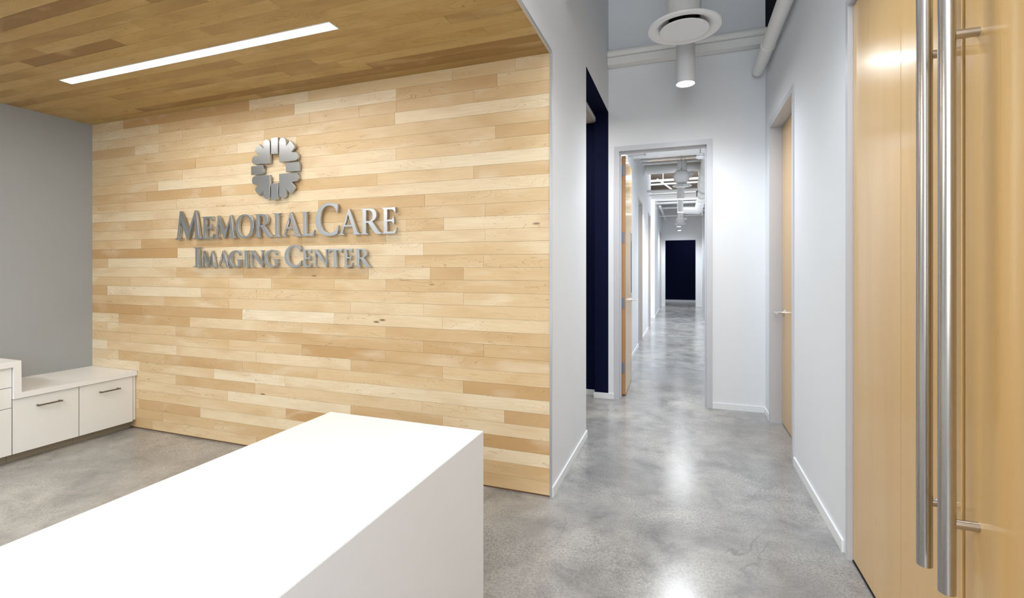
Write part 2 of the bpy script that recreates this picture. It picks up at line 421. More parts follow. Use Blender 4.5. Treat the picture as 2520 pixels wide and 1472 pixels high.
door1 = empty('door_1', (-.2, YH+.07, 0), kind='structure')
b = BM(); frame_y(b, DX0, DX1, DZ, YH, 5.2); obj('door_frame', b, M['frame'], door1)
b = BM(); box(b, .205, .2135, YH+.10, YH+.13, 2.3, 2.42); box(b, .205, .2135, YH+.10, YH+.13, .93, 1.03); obj('strike_plate', b, M['black'], door1)
# open leaf
lx0, lx1, ly0, ly1 = -.627, -.583, 5.225, 6.03
rot = Matrix.Rotation(R(1.2), 3, 'Z'); piv = (lx0, ly0, 0)
b = BM(); box(b, lx0, lx1, ly0, ly1, .012, 2.575, .001, 0, rot, piv)
for f in b.faces:
    if f.normal.y < -.5 or f.calc_center_median().y < ly0+.002: f.material_index = 1
leaf = obj('door_leaf', b, [M['door'], M['dooredge']], door1)
b = BM(); box(b, lx1, lx1+.006, 5.82, 5.93, 1.07, 1.79, .001, 0, rot, piv); obj('vision_panel', b, M['dglass'], leaf)
b = BM()
for (y0, y1, z0, z1) in ((5.805, 5.945, 1.79, 1.803), (5.805, 5.945, 1.057, 1.07), (5.805, 5.82, 1.07, 1.79), (5.93, 5.945, 1.07, 1.79)):
    box(b, lx1, lx1+.008, y0, y1, z0, z1, 0, 0, rot, piv)
obj('vision_panel_frame', b, M['frame'], leaf)
b = BM(); tube(b, (-.60, 5.95, .99), (-.585, 5.95, .99), .028); tube(b, (-.59, 5.95, .99), (-.53, 5.95, .99), .011); tube(b, (-.533, 5.96, .99), (-.533, 5.84, .985), .011, r2=.008)
obj('lever_handle', b, M['chrome'], leaf, True)
for z in (.30, .995, 1.70, 2.42):
    b = BM(); box(b, lx0-.012, lx1-.012, ly0-.006, ly0-.0005, z-.058, z+.058, .001); tube(b, (lx0-.012, ly0-.008, z-.058), (lx0-.012, ly0-.008, z+.058), .007, 10)
    for k in range(4): tube(b, (lx0+.012+(k % 2)*.012, ly0-.009, z-.04+k*.027), (lx0+.012+(k % 2)*.012, ly0-.006, z-.04+k*.027), .004, 8)
    obj('hinge', b, M['hinge'], leaf)
b = BM(); tube(b, (-.560, 5.30, 2.583), (-.395, 5.42, 2.62), .006, 8); tube(b, (-.395, 5.42, 2.62), (-.405, 5.21, 2.64), .010, 8); tube(b, (-.395, 5.42, 2.607), (-.395, 5.42, 2.633), .013, 10)
obj('closer_arm', b, M['frame'], door1, True)

# recessed door in the right wall
door2 = empty('door_2', (XR+.06, (DY0+DY1)/2, 0), kind='structure')
b = BM()
fw = .045
for (a, c) in ((DY0, DY0+fw), (DY1-fw, DY1)): box(b, XR-.008, XR+.139, a, c, 0, 2.66-fw)
box(b, XR-.008, XR+.139, DY0, DY1, 2.66-fw, 2.66)
obj('door_frame', b, M['frame'], door2)
b = BM(); box(b, XR+.09, XR+.13, DY0+fw+.003, DY1-fw-.003, .012, 2.66-fw-.003, .001); l2 = obj('door_leaf', b, M['door'], door2)
ly = DY1-fw-.075
b = BM(); tube(b, (XR+.09, ly, .985), (XR+.078, ly, .985), .032); tube(b, (XR+.08, ly, .985), (XR+.022, ly, .985), .012)
tube(b, (XR+.024, ly+.012, .985), (XR+.024, ly-.055, .988), .0135, r2=.011); tube(b, (XR+.024, ly-.055, .988), (XR+.03, ly-.12, .985), .011, r2=.007)
obj('lever_handle', b, M['chrome'], l2, True)

# pair of tall timber doors with long bar pulls
XD = .745
door3 = empty('door_3', (XD, 1.7, 0), kind='structure')
b = BM()
box(b, XR-.004, XR+.13, 2.637, 2.668, 0, 2.632); box(b, XR-.004, XR+.13, .652, .683, 0, 2.632); box(b, XR-.004, XR+.13, .683, 2.637, 2.60, 2.632)
obj('door_frame', b, M['frame'], door3)
def leaf_yz(y0, y1, seam=None):
    b = BM(); z0, z1 = .012, 2.592
    if seam:
        box(b, XD, XD+.045, y0, seam-.0012, z0, z1, .001); box(b, XD, XD+.045, seam+.0012, y1, z0, z1, .001); box(b, XD+.004, XD+.044, seam-.0012, seam+.0012, z0, z1)
    else: box(b, XD, XD+.045, y0, y1, z0, z1, .001)
    return b
obj('door_leaf', leaf_yz(1.712, 2.633, 2.114), M['door'], door3)
obj('door_leaf', leaf_yz(.69, 1.692), M['door'], door3)
b = BM(); box(b, XD+.022, XD+.043, 1.6925, 1.7115, .012, 2.592); obj('leaf_gap_shade', b, M['leaf_gap_shade'], door3)  # dark strip filling the gap between leaves, shade put in as colour
def pull(y):
    x = .677; r = .0196
    b = BM(); tube(b, (x, y, .485), (x, y, 2.195), r, 40)
    for z, s in ((.485, -1), (2.195, 1)): tube(b, (x, y, z), (x, y, z+s*.0015), r, 40, r2=r-.0015)
    p = obj('bar_pull', b, M['steel'], door3, True)
    for z in (.675, 2.005):
        b = BM(); tube(b, (x+.012, y, z), (XD+.0005, y, z), .0125, 28); obj('standoff', b, M['pull'], p, True)
pull(1.628); pull(1.757)
b = BM(); box(b, XD-.003, XR+.13, .69, 2.635, 0, .007); obj('under_door_shade', b, M['black'], door3)  # black strip stands in for the dark gap under the leaves

# ------------------------------------------------------------------ far corridor
FL, FR = -.742, .635
b = BM()
zt = 4.1
box(b, FL-.14, FL, 5.2, 8.55, 0, zt); box(b, FL-.14, FL, 8.55, 9.42, 2.62, zt)
box(b, FL-.14, FL, 9.42, 11.02, 0, zt); box(b, FL-.14, FL, 11.02, 11.78, 2.62, zt)
box(b, FL-.14, FL, 11.78, 11.98, 0, zt)
box(b, FL-.14, FL, 13.62, 16.45, 0, 3.42); box(b, FL-.14, FL, 16.45, 17.5, 2.62, 3.42); box(b, FL-.14, FL, 17.5, 18.1, 0, 3.42)
box(b, -2.6, FL-.14, 13.62, 13.72, 0, 3.42)
box(b, -2.6, FL-.14, 11.88, 11.98, 0, zt)
box(b, -2.6, -2.5, 11.98, 18.2, 0, zt)
struct('wall_far_left', b, M['wall'])
b = BM(); box(b, FR, FR+.14, 5.2, 15.6, 0, 3.6); box(b, FR, FR+.14, 16.4, 18.1, 0, 3.6); box(b, FR-.07, FR, 16.4, 16.6, 0, 3.2); box(b, FR+.14, 1.6, 16.6, 16.7, 0, 3.6); box(b, 1.6, 1.7, 5.2, 18.1, 0, zt)
struct('wall_far_right', b, M['wall'])
b = BM(); box(b, -2.6, -.62, 18.1, 18.25, 0, zt); box(b, .405, 1.7, 18.1, 18.25, 0, zt); box(b, -.62, .405, 18.1, 18.25, 2.375, zt); struct('wall_far_end', b, M['wall'])
b = BM(); box(b, -2, 2, 20.3, 20.4, 0, 3); box(b, -1.2, -1.1, 18.26, 20.3, 0, 3); box(b, 1.0, 1.1, 18.26, 20.3, 0, 3); box(b, -1.1, 1.0, 18.26, 20.3, 2.9, 3); struct('wall_far_navy', b, M['navy'])
b = BM()
box(b, FL, FL+.011, 5.3, 8.55, 0, BH); box(b, FL, FL+.011, 9.42, 11.02, 0, BH); box(b, FL, FL+.011, 11.78, 11.98, 0, BH); box(b, -2.4, FL+.011, 13.609, 13.62, 0, BH); box(b, FL, FL+.011, 13.62, 16.45, 0, BH)
struct('baseboard_far_left', b, M['base'])
b = BM(); box(b, FL+.0, -.62, 18.089, 18.1, 0, BH); box(b, .405, FR, 18.089, 18.1, 0, BH); struct('baseboard_far_end', b, M['base'])
b = BM(); box(b, FR-.011, FR, 5.3, 15.6, 0, BH); box(b, FR-.08, FR, 16.389, 16.4, 0, BH); struct('baseboard_far_right', b, M['base'])
b = BM(); box(b, -1.1, 1.0, 20.288, 20.3, 0, .1); struct('baseboard_far_navy', b, M['base'])
for i, (y0, y1) in enumerate(((8.55, 9.42), (11.02, 11.78), (16.45, 17.5))):
    d = empty('door_%d' % (4+i), (FL-.07, (y0+y1)/2, 0), kind='structure')
    b = BM()
    for (a, c) in ((y0+.001, y0+.045), (y1-.045, y1-.001)): box(b, FL-.139, FL+.008, a, c, 0, 2.575)
    box(b, FL-.139, FL+.008, y0+.001, y1-.001, 2.575, 2.619)
    obj('door_frame', b, M['frame'], d)
    b = BM(); box(b, FL-.13, FL-.09, y0+.046, y1-.046, .012, 2.573); obj('door_leaf', b, M['door'], d)

# ------------------------------------------------------------------ reception desk
t_ = .05
b = BM()
dx0, dx1, dy0, dy1, dz = -1.456, -.728, -1.35, 1.70, .74
box(b, dx0, dx1, dy0, dy1, dz-t_, dz, .0015)
o = None
desk = empty('reception_desk', ((dx0+dx1)/2, (dy0+dy1)/2, 0), 'long white solid-surface reception desk standing in front of the timber wall', 'reception desk')
# one folded skin: top + waterfall side facing the corridor
b = BM(); pts = [(dx0, dz), (dx1, dz), (dx1, 0), (dx1-t_, 0), (dx1-t_, dz-t_), (dx0, dz-t_)]
prism(b, pts, 'y', dy0, dy1)
bmesh.ops.recalc_face_normals(b, faces=b.faces)
bmesh.ops.bevel(b, geom=[e for e in b.edges if e.calc_length() > .01], offset=.0015, segments=2, affect='EDGES')
obj('desk_top', b, M['quartz'], desk)
b = BM(); box(b, dx0+.02, dx1-t_-.001, dy1-.06, dy1-.012, 0, dz-t_-.001, .001); obj('end_panel', b, M['quartz'], desk)
b = BM(); box(b, dx0+.02, dx1-t_-.001, dy0+.012, dy0+.06, 0, dz-t_-.001, .001); obj('end_panel', b, M['quartz'], desk)
for y in (-.75, .85):
    b = BM(); box(b, dx0+.08, dx1-t_-.002, y, y+.42, .0, dz-t_-.002, .002); ped = obj('drawer_pedestal', b, M['lam'], desk)
    for k in range(3):
        z0 = .06+k*.2
        b = BM(); box(b, dx0+.062, dx0+.079, y+.005, y+.415, z0, z0+.195, .002); obj('drawer_front', b, M['lam'], ped)

# ------------------------------------------------------------------ wall cabinets
CX = -4.395
b = BM()
prism(b, [(YW-.002, .493), (1.997, .493), (1.997, .719), (1.05, .719), (1.05, .679), (1.955, .679), (1.955, .453), (YW-.002, .453)], 'x', XG+.001, CX)
bmesh.ops.bevel(b, geom=[e for e in b.edges], offset=.0015, segments=2, affect='EDGES')
tag(obj('stepped_worktop', b, M['quartz'], origin=(CX-.3, 2.2, .453)), 'white stepped worktop folding down from the tall to the low cabinets along the grey wall', 'worktop')

def bar_handle(y0, y1, z, x, parent):
    b = BM(); hx = x+.028
    box(b, hx-.004, hx+.004, y0, y1, z-.005, z+.005, .001)
    box(b, x, hx-.004, y0+.006, y0+.014, z-.005, z+.005); box(b, x, hx-.004, y1-.014, y1-.006, z-.005, z+.005)
    obj('bar_handle', b, M['knob'], parent)

def cabinet(y0, y1, z1, label, drawers, filler=False, handles=None, group=None):
    root = empty('base_cabinet', ((XG+CX)/2, (y0+y1)/2, 0), label, 'cabinet', group)
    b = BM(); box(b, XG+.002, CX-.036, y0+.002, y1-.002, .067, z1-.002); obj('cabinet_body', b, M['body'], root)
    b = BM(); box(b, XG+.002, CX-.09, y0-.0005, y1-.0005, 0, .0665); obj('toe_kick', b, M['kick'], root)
    ye = y1
    if filler:
        b = BM(); box(b, CX-.05, CX-.022, y1-.024, y1-.003, .075, z1-.003); obj('filler_strip', b, M['lam'], root); ye = y1-.027
    for i, (za, zb) in enumerate(drawers):
        b = BM(); box(b, CX-.035, CX-.015, y0+.002, ye-.002, za, zb, .001); d = obj('drawer_front', b, M['lam'], root)
        if handles: bar_handle(handles[0], handles[1], handles[2], CX-.015, d)
    return root
cabinet(2.347, YW, .452, 'low white drawer cabinet in the corner against the timber wall', [(.067, .449)], True, (2.475, 2.620, .375), 'low white cabinets')
cabinet(1.955, 2.345, .452, 'low white drawer cabinet between the corner cabinet and the taller stack', [(.067, .449)], False, (2.080, 2.228, .378), 'low white cabinets')
cabinet(1.06, 1.953, .679, 'taller white cabinet with three stacked drawers at the photo left edge', [(.067, .392), (.396, .535), (.539, .676)])

# ------------------------------------------------------------------ linear lights in the timber soffit
def linear(x0, x1, y0, y1, label):
    root = empty('linear_ceiling_light', ((x0+x1)/2, (y0+y1)/2, ZS), label, 'ceiling light', 'linear soffit lights')
    b = BM(); k = .006
    for q in ((x0-k, x1+k, y0-k, y0), (x0-k, x1+k, y1, y1+k), (x0-k, x0, y0, y1), (x1, x1+k, y0, y1)): box(b, *q, ZS-.003, ZS+.001)
    obj('light_trim', b, M['lampbody'], root)
    b = BM(); box(b, x0, x1, y0, y1, ZS-.0015, ZS-.0008); obj('light_diffuser', b, M['linear'], root)
linear(-4.005, -1.742, 2.022, 2.088, 'long recessed linear light glowing in the timber soffit')
linear(-4.005, -1.742, .30, .366, 'added unseen linear light over the reception desk, nearer the camera')  # added out of view to brighten desk, floor and doors

# ------------------------------------------------------------------ sign letters
def path(s):
    loops = []; cur = []; tk = s.replace('M', ' M ').replace('L', ' L ').replace('Q', ' Q ').replace('C', ' C ').replace('Z', ' Z ').split()
    i = 0; p = (0, 0)
    def num(k): return float(tk[k])
    cmd = None
    while i < len(tk):
        if tk[i] in 'MLQCZ': cmd = tk[i]; i += 1
        if cmd == 'Z': loops.append(cur); cur = []; cmd = None; continue
        if cmd in 'ML': p = (num(i), num(i+1)); cur.append(p); i += 2
        elif cmd == 'Q':
            a = (num(i), num(i+1)); c = (num(i+2), num(i+3)); i += 4
            for k in range(1, 9):
                u = k/8; cur.append(tuple((1-u)**2*p[j]+2*u*(1-u)*a[j]+u*u*c[j] for j in (0, 1)))
            p = c
        elif cmd == 'C':
            a = (num(i), num(i+1)); b_ = (num(i+2), num(i+3)); c = (num(i+4), num(i+5)); i += 6
            for k in range(1, 15):
                u = k/14; cur.append(tuple((1-u)**3*p[j]+3*u*(1-u)**2*a[j]+3*u*u*(1-u)*b_[j]+u**3*c[j] for j in (0, 1)))
            p = c
    return loops
GL = {
'I': 'M0 0L.43 0L.43 .03Q.31 .035 .30 .10L.30 .90Q.31 .965 .43 .97L.43 1L0 1L0 .97Q.12 .965 .13 .90L.13 .10Q.12 .035 0 .03Z',
'E': 'M0 0L.66 0L.72 .22L.685 .22Q.62 .09 .50 .085L.30 .085Q.27 .085 .27 .12L.27 .465L.45 .465Q.54 .455 .56 .36L.595 .36L.595 .64L.56 .64Q.54 .55 .45 .54L.27 .54L.27 .92L.46 .92Q.60 .915 .63 .79L.66 .79L.66 1L0 1L0 .97Q.10 .965 .10 .90L.10 .10Q.10 .035 0 .03Z',
'M': 'M0 0L.31 0L.31 .03Q.185 .035 .19 .12L.27 .68L.60 -.02L.63 -.02L.945 .72L.99 .12Q.99 .035 .89 .03L.89 0L1.36 0L1.36 .03Q1.22 .035 1.195 .14L1.03 1.02L.98 1.02L.665 .31L.29 1.02L.235 1.02L.10 .12Q.09 .035 0 .03Z',
'N': 'M0 0L.28 0L.28 .03Q.175 .035 .175 .12L.175 .80L.92 -.02L.96 -.02L.96 .88Q.96 .965 1.06 .97L1.06 1L.78 1L.78 .97Q.88 .965 .88 .88L.88 .23L.24 1L0 1L0 .97Q.09 .95 .10 .88L.10 .12Q.10 .035 0 .03Z',
'A': 'M0 0L.28 0L.28 .03Q.17 .035 .205 .13L.275 .32L.64 .32L.705 .13Q.73 .035 .62 .03L.62 0L1.03 0L1.03 .03Q.93 .04 .89 .12L.52 1.02L.47 1.02L.115 .12Q.08 .04 0 .03ZM.305 .395L.455 .79L.61 .395Z',
'R': 'M0 0L.37 0L.37 .03Q.27 .035 .27 .10L.27 .44L.36 .44L.66 .06Q.71 0 .82 0L1.02 0L1.02 .03Q.93 .04 .85 .13L.55 .49Q.75 .56 .75 .74Q.75 1 .42 1L0 1L0 .97Q.10 .965 .10 .90L.10 .10Q.10 .035 0 .03ZM.27 .515L.27 .925L.36 .925Q.57 .925 .57 .73Q.57 .515 .36 .515Z',
'L': 'M0 0L.62 0L.67 .24L.635 .24Q.58 .09 .44 .085L.30 .085Q.27 .085 .27 .12L.27 .90Q.27 .965 .37 .97L.37 1L0 1L0 .97Q.10 .965 .10 .90L.10 .10Q.10 .035 0 .03Z',
'T': 'M.24 0L.67 0L.67 .03Q.545 .035 .54 .10L.54 .91L.72 .91Q.84 .905 .87 .78L.905 .78L.91 1L0 1L.005 .78L.04 .78Q.07 .905 .19 .91L.37 .91L.37 .10Q.37 .035 .24 .03Z',
'O': 'M.53 -.02C.22 -.02 0 .19 0 .50C0 .81 .22 1.02 .53 1.02C.84 1.02 1.06 .81 1.06 .50C1.06 .19 .84 -.02 .53 -.02ZM.53 .06C.74 .06 .87 .25 .87 .50C.87 .75 .74 .94 .53 .94C.32 .94 .19 .75 .19 .50C.19 .25 .32 .06 .53 .06Z',
'C': 'M.85 .96L.85 .69L.82 .69Q.75 .93 .52 .93C.31 .93 .19 .74 .19 .50C.19 .25 .34 .075 .56 .075Q.76 .08 .845 .30L.88 .30L.85 .06Q.71 -.02 .54 -.02C.22 -.02 0 .18 0 .48C0 .80 .22 1.02 .54 1.02Q.70 1.02 .85 .96Z',
'G': 'M.84 .96L.84 .69L.81 .69Q.75 .93 .53 .93C.32 .93 .19 .74 .19 .50C.19 .25 .34 .06 .56 .06Q.66 .06 .71 .10L.71 .35Q.71 .43 .60 .435L.60 .465L1.0 .465L1.0 .435Q.88 .43 .88 .36L.88 .07Q.72 -.02 .54 -.02C.22 -.02 0 .18 0 .48C0 .80 .22 1.02 .54 1.02Q.70 1.02 .84 .96Z'}
LF = YW-.035; LB = YW-.014
def flat_shape(name, loops, origin, m, parent=None):
    """loops in wall (x,z) metres, extruded from LB to LF: one clean solid via a filled 2-D curve"""
    cu = bpy.data.curves.new(name, 'CURVE'); cu.dimensions = '2D'; cu.fill_mode = 'BOTH'
    cu.extrude = (LB-LF)/2-.0012; cu.bevel_depth = .0012; cu.bevel_resolution = 1; cu.offset = -.0012
    for lp in loops:
        q = [lp[0]]
        for p in lp[1:]:
            if (p[0]-q[-1][0])**2+(p[1]-q[-1][1])**2 > 1e-8: q.append(p)
        if (q[0][0]-q[-1][0])**2+(q[0][1]-q[-1][1])**2 < 1e-8: q.pop()
        sp = cu.splines.new('POLY'); sp.points.add(len(q)-1)
        for k, p in enumerate(q): sp.points[k].co = (p[0]-origin[0], p[1]-origin[2], 0, 1)
        sp.use_cyclic_u = True
    tmp = bpy.data.objects.new('tmp', cu); COL.objects.link(tmp)
    bpy.context.view_layer.update()
    me = bpy.data.meshes.new_from_object(tmp.evaluated_get(bpy.context.evaluated_depsgraph_get()))
    bpy.data.objects.remove(tmp)
    me.name = name
    me.transform(Matrix(((1, 0, 0, 0), (0, 0, -1, 0), (0, 1, 0, 0), (0, 0, 0, 1))))  # local z -> -y
    me.materials.clear(); me.materials.append(m)
    o = bpy.data.objects.new(name, me); COL.objects.link(o)
    if parent: o.parent = parent; o.location = Vector(origin)-wloc(parent)
    else: o.location = origin
    return o
ZL1 = (1.600, 1.776, 1.826); ZL2 = (1.378, 1.504, 1.536)
L1 = [('M', -3.888, -3.579), ('E', -3.588, -3.462), ('M', -3.455, -3.218), ('O', -3.231, -3.045), ('R', -3.038, -2.859), ('I', -2.861, -2.785), ('A', -2.777, -2.597), ('L', -2.595, -2.477), ('C', -2.467, -2.266), ('A', -2.266, -2.081), ('R', -2.083, -1.905), ('E', -1.911, -1.794)]
L2 = [('I', -3.684, -3.603), ('M', -3.601, -3.431), ('A', -3.424, -3.29), ('G', -3.306, -3.165), ('I', -3.155, -3.097), ('N', -3.083, -2.947), ('G', -2.94, -2.804), ('C', -2.749, -2.594), ('E', -2.584, -2.502), ('N', -2.485, -2.354), ('T', -2.352, -2.237), ('E', -2.224, -2.147), ('R', -2.124, -2.0)]
WID = {'I': .43, 'E': .72, 'M': 1.36, 'N': 1.06, 'A': 1.03, 'R': 1.02, 'L': .67, 'T': .91, 'O': 1.06, 'C': .88, 'G': 1.0}
def letters(L, Z, line):
    for i, (ch, x0, x1) in enumerate(L):
        big = (i == 0) or ch == 'C'
        z0, z1 = Z[0], Z[2] if big else Z[1]
        loops = [[(x0+p[0]/WID[ch]*(x1-x0), z0+p[1]*(z1-z0)) for p in lp] for lp in path(GL[ch])]
        o = flat_shape('sign_letter', loops, ((x0+x1)/2, (LF+LB)/2, z0), M['sign'])
        a = L[i-1][0] if i else None; c = L[i+1][0] if i+1 < len(L) else None
        size = 'large ' if big else ''
        if a and c: ph = 'between %s and %s' % (a, c)
        elif c: ph = 'first before %s' % c
        else: ph = 'last after %s' % a
        tag(o, '%smetal letter %s %s, %s sign line on timber wall' % (size, ch, ph, line), 'letter', 'raised sign letters, %s line' % line)
letters(L1, ZL1, 'upper'); letters(L2, ZL2, 'lower')
# emblem: four bars and four three-lobed petals round an open cross
ec = (-2.843, (LF+LB)/2, 2.106); er = .231
emb = empty('wall_emblem', (ec[0], YW-.014, ec[2]), 'round brushed metal emblem of petals and bars around an open cross above the letters', 'emblem')
def arc(cx, cy, r, a0, a1, n=14): return [(cx+r*math.cos(R(a0+(a1-a0)*k/n)), cy+r*math.sin(R(a0+(a1-a0)*k/n))) for k in range(n+1)]
petal = [(.19, .19), (.19, .82)] + arc(.3275, .82, .1375, 180, 0) + [(.465, .675), (.635, .835)] + arc(0, 0, 1.049, 52.7, 37.3, 4)[1:-1] + [(.835, .635), (.675, .465)] + arc(.82, .3275, .1375, 90, -90)
barp = [(-.14, .466), (.14, .466), (.14, .99), (-.14, .99)]
for k in range(4):
    a = k*math.pi/2; cs, sn = round(math.cos(a)), round(math.sin(a))
    for nm, pl in (('petal', petal), ('bar', barp)):
        lp = [(ec[0]+er*(p[0]*cs-p[1]*sn), ec[2]+er*(p[0]*sn+p[1]*cs)) for p in pl]
        flat_shape(nm, [lp], (ec[0], ec[1], ec[2]), M['sign'], emb)

# ------------------------------------------------------------------ corridor ceiling things
def pendant(x, y, z, r, length, label, power, rodtop, grp='cylinder downlights'):
    root = empty('cylinder_downlight', (x, y, z), label, 'pendant light', grp)
    b = BM()
    lathe(b, [(r-.004, 0), (r, .003), (r, length-.006), (r-.006, length), (0, length)], (x, y, z), 40)
    lathe(b, [(r-.004, 0), (r-.006, .02)], (x, y, z), 40)
    obj('lamp_housing', b, M['lampbody'], root, True)
    b = BM(); lathe(b, [(0, .006), (r-.006, .006)], (x, y, z), 40); obj('lamp_lens', b, M['spot'], root)
    b = BM(); tube(b, (x, y, z+length), (x, y, z+length+.02), .009, 12); tube(b, (x, y, z+length+.02), (x, y, rodtop), .003, 8); obj('hanging_cable', b, M['cable'], root)
    l = bpy.data.lights.new('downlight_beam', 'SPOT'); l.energy = power; l.spot_size = R(150); l.spot_blend = 1; l.shadow_soft_size = .16; l.color = (.90, .95, 1)
    lo = bpy.data.objects.new('downlight_beam', l); COL.objects.link(lo); lo.location = (0, 0, -.004); lo.parent = root
def diffuser(x, y, z, r, nr, top, label):
    root = empty('round_air_diffuser', (x, y, z), label, 'air diffuser', 'round air diffusers')
    b = BM()
    lathe(b, [(r, 0), (r, .006), (r*.985, .010), (nr*.98, r*.22), (nr*.98, r*.205), (r*.80, -.012+.006), (r*.93, -.010), (r*.985, -.006)], (x, y, z), 64, closed=True)
    obj('diffuser_ring', b, M['lampbody'], root, True)
    b = BM(); lathe(b, [(0, -.018), (r*.655, -.018), (r*.665, -.014), (r*.655, -.010), (0, -.010)], (x, y, z), 64); obj('center_plaque', b, M['lampbody'], root, True)
    b = BM(); tube(b, (x, y, z+r*.2), (x, y, top), nr, 40, caps=False)
    for k in range(1, int((top-z)/.16)):
        lathe(b, [(nr, -.004), (nr+.004, 0), (nr, .004)], (x, y, z+.03+k*.16), 40)
    
    if top < 4:
        for dx in (-.7, .7): tube(b, (x+dx*nr, y, top-.02), (x+dx*nr, y, 4.1), .003, 6)
    obj('duct_neck', b, M['duct'], root, True)
    b = BM(); lathe(b, [(0, r*.35), (nr*.97, r*.35)], (x, y, z), 32); tube(b, (x-.5*nr, y, z+.03), (x+.3*nr, y+.3*nr, z+r*.3), .008, 8); tube(b, (x, y, z-.01), (x, y, z+r*.35), .008, 8); obj('inner_damper', b, M['void'], root)
pendant(.016, 4.26, 2.915, .0765, .33, 'white cylinder downlight hanging nearest, in front of the doorway wall', 62, ZT)
diffuser(.004, 3.615, 3.08, .25, .115, ZT, 'large round white air diffuser nearest the camera under a duct')
pendant(.0, 2.15, 2.915, .0765, .33, 'white cylinder downlight nearer the camera above the hall floor', 34, ZT)
pendant(.0, .1, 2.915, .0765, .33, 'white cylinder downlight above the entry behind the camera', 10, ZT)

def pipe(name, a, b_, r, label, cat, ribs=0, group=None, m='duct', elbow=None):
    b = BM(); tube(b, a, b_, r, 20)
    A = Vector(a); B = Vector(b_)
    if ribs:
        n = int((B-A).length/ribs); d = (B-A).normalized()
        for k in range(1, n+1):
            c = A+d*ribs*k; tube(b, c-d*.004, c+d*.004, r+.003, 20)
    o = obj(name, b, M[m], origin=tuple((A+B)/2), smooth=True); return tag(o, label, cat, group)
pipe('wall_pipe', (XC+.002, 4.985, 3.575), (XR-.002, 4.985, 3.575), .042, 'white round pipe crossing the upper head wall, above the square beam', 'pipe')
b = BM(); box(b, XC+.002, XR-.002, 4.95, 5.045, 3.455, 3.53, .003); tag(obj('wall_beam', b, M['duct'], origin=(0, 5, 3.455)), 'white square beam across the upper head wall below the round pipe', 'beam')
pipe('corridor_pipe', (.655, 1.2, 3.205), (.655, 4.949, 3.205), .052, 'thick white pipe running along the top of the right hall wall', 'pipe')
pipe('conduit', (.90, 2.95, 3.80), (.90, 5.0, 3.66), .018, 'thin conduit in the dark gap beside the thick white pipe, upper one', 'conduit', m='cable')
pipe('conduit', (.98, 2.95, 3.68), (.98, 5.0, 3.56), .022, 'thin conduit in the dark gap beside the thick white pipe, lower one', 'conduit', m='cable')
cp = bpy.data.objects['corridor_pipe']
for y in (3.1, 4.4):
    b = BM(); box(b, .65, XR, y-.015, y+.015, 3.25, 3.262); tube(b, (.655, y-.015, 3.205), (.655, y+.015, 3.205), .057, 20); obj('pipe_bracket', b, M['duct'], cp)
b = BM(); box(b, XC+.002, XR-.002, 3.0, 3.12, 3.155, 3.30, .004); tag(obj('cross_beam', b, M['duct'], origin=(0, 3.05, 3.155)), 'white cross beam at the very top edge above the timber corner', 'beam')

# beyond the doorway
pipe('crossing_duct', (FL+.001, 7.6, 3.30), (FR-.001, 7.6, 3.30), .235, 'largest round white duct crossing just beyond the doorway', 'duct', .33, 'crossing ducts')
pipe('crossing_duct', (FL+.001, 10.1, 3.385), (FR-.001, 10.1, 3.385), .105, 'ribbed white duct crossing behind the glass pendant', 'duct', .3, 'crossing ducts')
pipe('crossing_duct', (FL+.001, 12.1, 3.11), (.28, 12.1, 3.11), .085, 'third white duct crossing above the first glowing far downlight', 'duct', .3, 'crossing ducts')
for y, z, r, lb in ((8.95, 3.41, .022, 'thin white pipe crossing beyond the nearest duct, topmost of three'), (9.15, 3.375, .018, 'thin white pipe crossing beyond the nearest duct, middle of three'), (9.3, 3.335, .028, 'thin white pipe crossing beyond the nearest duct, lowest of three'),
                    (10.75, 3.03, .03, 'white pipe crossing at the lower edge of the brown ceiling'), (12.7, 3.60, .03, 'white pipe crossing the middle of the brown ceiling'), (12.9, 3.54, .022, 'slim white pipe just under the one across the brown ceiling'),
                    (13.95, 3.27, .035, 'upper white pipe crossing beyond the third duct'), (14.1, 3.20, .03, 'lower white pipe crossing beyond the third duct'),
                    (15.84, 3.27, .028, 'upper white conduit crossing before the end wall'), (16.3, 3.07, .022, 'lower white conduit crossing before the end wall')):
    xl = FL+.001 if not 12 < y < 13.62 else -2.4
    pipe('crossing_pipe', (xl, y, z), (FR-.001, y, z), r, lb, 'pipe', group='crossing pipes')
b = BM(); box(b, -.735, .26, 11.3, 11.36, 3.02, 3.05); tag(obj('strut_channel', b, M['duct'], origin=(0, 11.3, 3.02)), 'white strut channel crossing between the second and third duct', 'channel')
b = BM(); tube(b, (-.62, 12.6, 3.62), (-.30, 13.3, 3.46), .02); tube(b, (-.5, 13.0, 3.55), (-.5, 13.0, 4.1), .012); tag(obj('ceiling_brace', b, M['duct'], origin=(-.5, 13, 3.5)), 'slanted white brace under the brown ceiling on the left', 'brace')
pipe('short_pipe', (-.63, 14.2, 3.13), (-.62, 18.09, 3.13), .035, 'short white pipe running lengthwise high on the left near the end wall', 'pipe')
pipe('side_duct', (.42, 7.9, 3.12), (.42, 10.66, 3.09), .15, 'wide round white duct running lengthwise on the right, near section', 'duct', .6, 'lengthwise ducts')
b = BM(); tube(b, (.40, 10.84, 3.02), (.385, 14.35, 2.98), .10); tube(b, (.385, 14.35, 2.98), (-.05, 14.45, 3.02), .095)
for y in (11.4, 12.0, 12.6, 13.2, 13.8): tube(b, (.393, y-.004, 3.0), (.393, y+.004, 3.0), .105)
for y in (11.6, 13.9): tube(b, (.39, y, 3.0), (.39, y, 4.098), .005, 8)
tag(obj('side_duct', b, M['duct'], origin=(.39, 12.5, 3.0), smooth=True), 'narrower round white duct continuing lengthwise on the right to an elbow', 'duct', 'lengthwise ducts')
